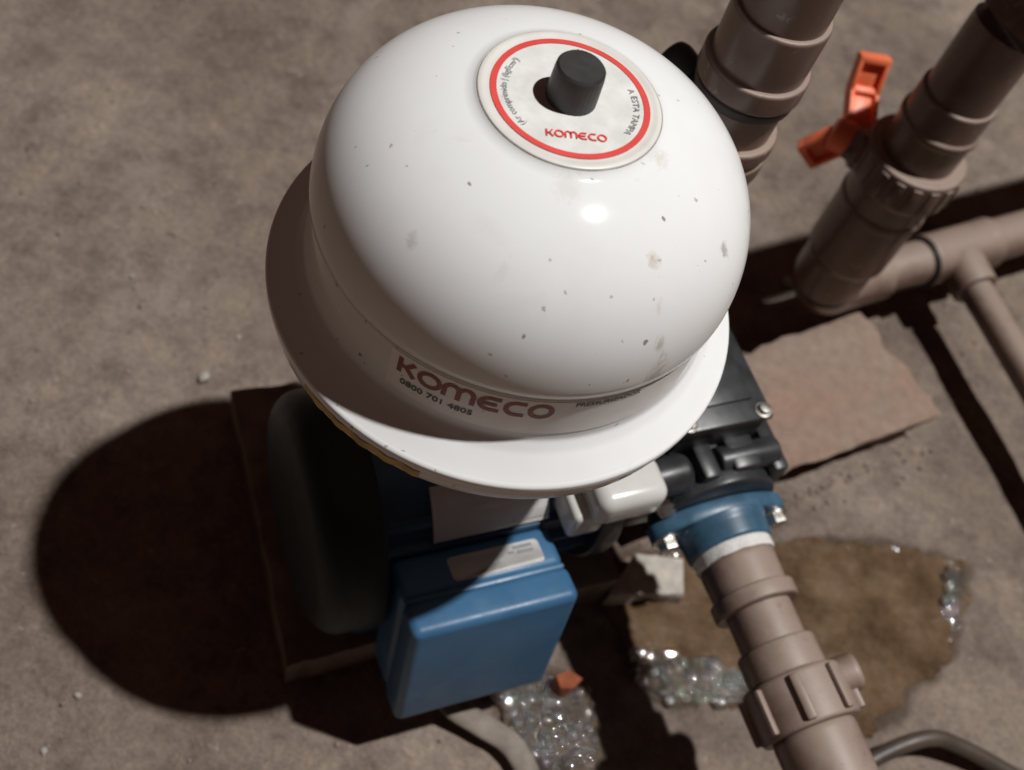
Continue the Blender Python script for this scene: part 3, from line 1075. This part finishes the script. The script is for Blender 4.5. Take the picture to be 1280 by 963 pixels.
def wing(a, b, side, w0, w1, th):
    """channelled lever wing from a to b: web, two ribs, end cap"""
    a, b = Vector(a), Vector(b)
    d = (b - a)
    L = d.length
    d.normalize()
    s = Vector(side)
    s = (s - d * s.dot(d)).normalized()
    nrm = d.cross(s)
    M = Matrix((s, nrm, d)).transposed().to_4x4()
    M.translation = a
    web = box(0, 0, L / 2, (w0 + w1) / 2 * 0.9, th * 0.5, L, 0.0008, 2, M)
    obj('wing', web, 'orange', hb)
    for q in (-1, 1):
        obj('wing_rib', box(q * (w0 + w1) / 4, 0, L / 2, 0.0028, th * 1.6, L, 0.0009, 2, M), 'orange', hb)
    obj('wing_tip', box(0, 0, L, w1 + 0.003, th * 1.6, 0.0050, 0.0015, 2, M), 'orange', hb)


TO = Vector((0.1825, 0.2754, 0))
w_mid = Vector((0.1425, 0.3060, 0.186)) - TO
wing(Vector((0.1490, 0.2850, 0.1750)) - TO, w_mid, (0.95, 0.25, 0.0), 0.0155, 0.0155, 0.006)
wing(w_mid, Vector((0.1395, 0.3130, 0.2050)) - TO, (0.95, 0.25, 0.0), 0.0155, 0.0165, 0.006)
wing(hub_c + SD * 0.004 + Vector((0, 0, -0.004)), Vector((0.1285, 0.2780, 0.152)) - TO, (-0.25, 0.10, 1.0), 0.014, 0.014, 0.007)

# ------------------------------------------------------------------ cables
cb = obj('power_cable', tube(smooth_path([(0.235, -0.075, 0.007), (0.2648, -0.0335, 0.010), (0.2846, -0.0069, 0.016), (0.3111, 0.0146, 0.020), (0.3352, 0.0205, 0.015), (0.380, 0.0190, 0.008), (0.46, 0.010, 0.007)]), 0.0047, n=20), 'cable')
tag(cb, 'dark brown round cable curving across the floor by the union nut', 'cable')
cb = obj('flat_cable', tube(smooth_path([(0.030, -0.058, 0.028), (0.0500, -0.0700, 0.014), (0.0709, -0.0733, 0.010), (0.0904, -0.0766, 0.008), (0.1063, -0.0901, 0.006), (0.120, -0.120, 0.005)]), 0.0066, n=20, flat=0.40), 'flat_cable')
tag(cb, 'dusty pale flat cable on the floor below the blue terminal box', 'cable')

# ------------------------------------------------------------------ loose pieces
mc = rough_block('mortar_chunk', [(0.1130, 0.0210), (0.1600, 0.0440), (0.1520, 0.0680), (0.1230, 0.0600)], -0.003, 0.012, 'mortar', 5, chip=0.004)
tag(mc, 'pale block of mortar at the wet foot of the blue flange', 'mortar')
fr = rock('clay_fragment', (0.1085, -0.0330, 0.0), 0.0075, 'fragment', 4, 1.3, 1, 0.5)
tag(fr, 'small orange clay fragment in the foam by the terminal box', 'fragment')
PEB = [((-0.1552, 0.0612), 0.0042, 'largest pale pebble left of the tank, above the round shadow'),
       ((-0.2282, 0.1091), 0.0017, 'small pale pebble left of the tank, farthest from it'),
       ((-0.1503, 0.0973), 0.0018, 'small pale pebble left of the tank rim, nearest to it'),
       ((-0.1244, -0.1361), 0.0022, 'pale pebble at the lower left, just below the round shadow'),
       ((-0.1249, -0.1664), 0.0020, 'pale pebble in the bottom left corner'),
       ((0.1756, 0.3218), 0.0055, 'pale stone chip in the shadow left of the pipe elbow')]
for i, ((x, y), r, lb) in enumerate(PEB):
    o = rock('pebble', (x, y, floor_h(x, y)), r, 'pebble', 10 + i, 0.75, 2)
    tag(o, lb, 'pebble', 'pale pebbles scattered on the floor')

# crumbs of cement: nobody could count them
bm = ([], [], [])
ico = template('ico')
for i in range(700):
    if i < 520:
        x, y = random.uniform(-0.42, 0.40), random.uniform(-0.20, 0.70)
    elif i < 610:
        t = random.uniform(0, 1)
        x, y = 0.19 + 0.11 * t + random.gauss(0, 0.006), 0.122 + 0.112 * t + random.gauss(0, 0.006)
    else:
        x, y = random.gauss(0.275, 0.035), random.gauss(0.345, 0.035)
    r = random.choice((0.0007, 0.0009, 0.0012, 0.0016, 0.0022))
    if poly_sd(x, y, PUD) < 0.004:
        continue
    M = Matrix.Translation((x, y, floor_h(x, y) + r * 0.3)) @ Matrix.Rotation(random.uniform(0, 6), 4, Vector((random.random(), random.random(), 1)))
    M = M @ Matrix.Diagonal((r, r * random.uniform(0.6, 1), r * random.uniform(0.5, 0.9), 1))
    stamp(bm, ico, M)
cr = obj('cement_crumbs', bm, 'crumb', smooth=False)
tag(cr, 'tiny cement crumbs strewn over the rough floor', 'crumbs')
cr['kind'] = 'stuff'


# ------------------------------------------------------------------ foam
def foam(name, label, cells, count, film):
    """froth: merged bubble caps of very different size over a thin rippled film"""
    caps = []
    tries = 0
    while len(caps) < count and tries < 9000:
        tries += 1
        cx, cy, sx, sy = random.choice(cells)
        x, y = random.gauss(cx, sx), random.gauss(cy, sy)
        r = random.choice((0.0007, 0.0009, 0.0012, 0.0015, 0.0019, 0.0024, 0.0032, 0.0044))
        if poly_sd(x, y, film) > -0.0005 or any((x - a) ** 2 + (y - b) ** 2 < (0.60 * max(r, c)) ** 2 for a, b, c in caps):
            continue
        caps.append((x, y, r))
    bins = {}
    for cpt in caps:
        for bx in range(int((cpt[0] - cpt[2]) / 0.003) - 1, int((cpt[0] + cpt[2]) / 0.003) + 2):
            for by in range(int((cpt[1] - cpt[2]) / 0.003) - 1, int((cpt[1] + cpt[2]) / 0.003) + 2):
                bins.setdefault((bx, by), []).append(cpt)

    def hgt(x, y, d):
        v = Vector((x, y, 0))
        h = 0.0010 + 0.0006 * noise.noise(v * 210) + 0.0003 * noise.noise(v * 520)
        top = 0.0
        for a, b, r in bins.get((int(x / 0.003), int(y / 0.003)), ()):
            q = ((x - a) ** 2 + (y - b) ** 2) / (r * r)
            if q < 1:
                top = max(top, r * 0.62 * math.sqrt(1 - q))
        return h + top if d < -0.0008 else -0.0008

    data = [list(q) for q in sheet(film, 0.00055, hgt, 0.0055, 110)]
    uvs = template('uv')
    for x, y, r in caps[::2]:
        r = max(r, 0.0013) * random.uniform(0.8, 1.15)
        stamp(data, uvs, Matrix.Translation((x, y, 0.0016 + r * 0.30)) @ Matrix.Rotation(random.uniform(-0.2, 0.2), 4, 'X') @ Matrix.Rotation(random.uniform(-0.2, 0.2), 4, 'Y') @ Matrix.Diagonal((r, r, r * 0.5, 1)))
    o = obj(name, data, 'foam', angle=180)
    tag(o, label, 'foam')
    o['kind'] = 'stuff'


F2 = [(0.1380, 0.0040), (0.1560, 0.0130), (0.1800, 0.0170), (0.2050, 0.0190), (0.2200, 0.0080), (0.2060, -0.0040), (0.1834, -0.0120), (0.1613, -0.0200), (0.1440, -0.0090)]
wf = obj('puddle', sheet(F1, 0.002, lambda x, y, d: -0.0002 + 0.0004 * noise.noise(Vector((x, y, 0)) * 90), 0.003, 90), 'water', angle=180)
wf['kind'] = 'structure'
foam('foam', 'glittering water bubbles on the floor below the blue terminal box', [(0.105, -0.048, 0.02, 0.016), (0.118, -0.066, 0.012, 0.012), (0.085, -0.050, 0.012, 0.008)], 260, F1)
foam('foam', 'glittering water bubbles along the puddle edge left of the union nut', [(0.165, -0.004, 0.02, 0.008), (0.195, 0.003, 0.012, 0.008)], 170, F2)
FR = [(0.316, 0.140), (0.330, 0.1445), (0.336, 0.130), (0.331, 0.100), (0.322, 0.105), (0.320, 0.125)]
foam('foam', 'few bright bubbles at the far right edge of the puddle', [(0.326, 0.132, 0.005, 0.010)], 26, FR)
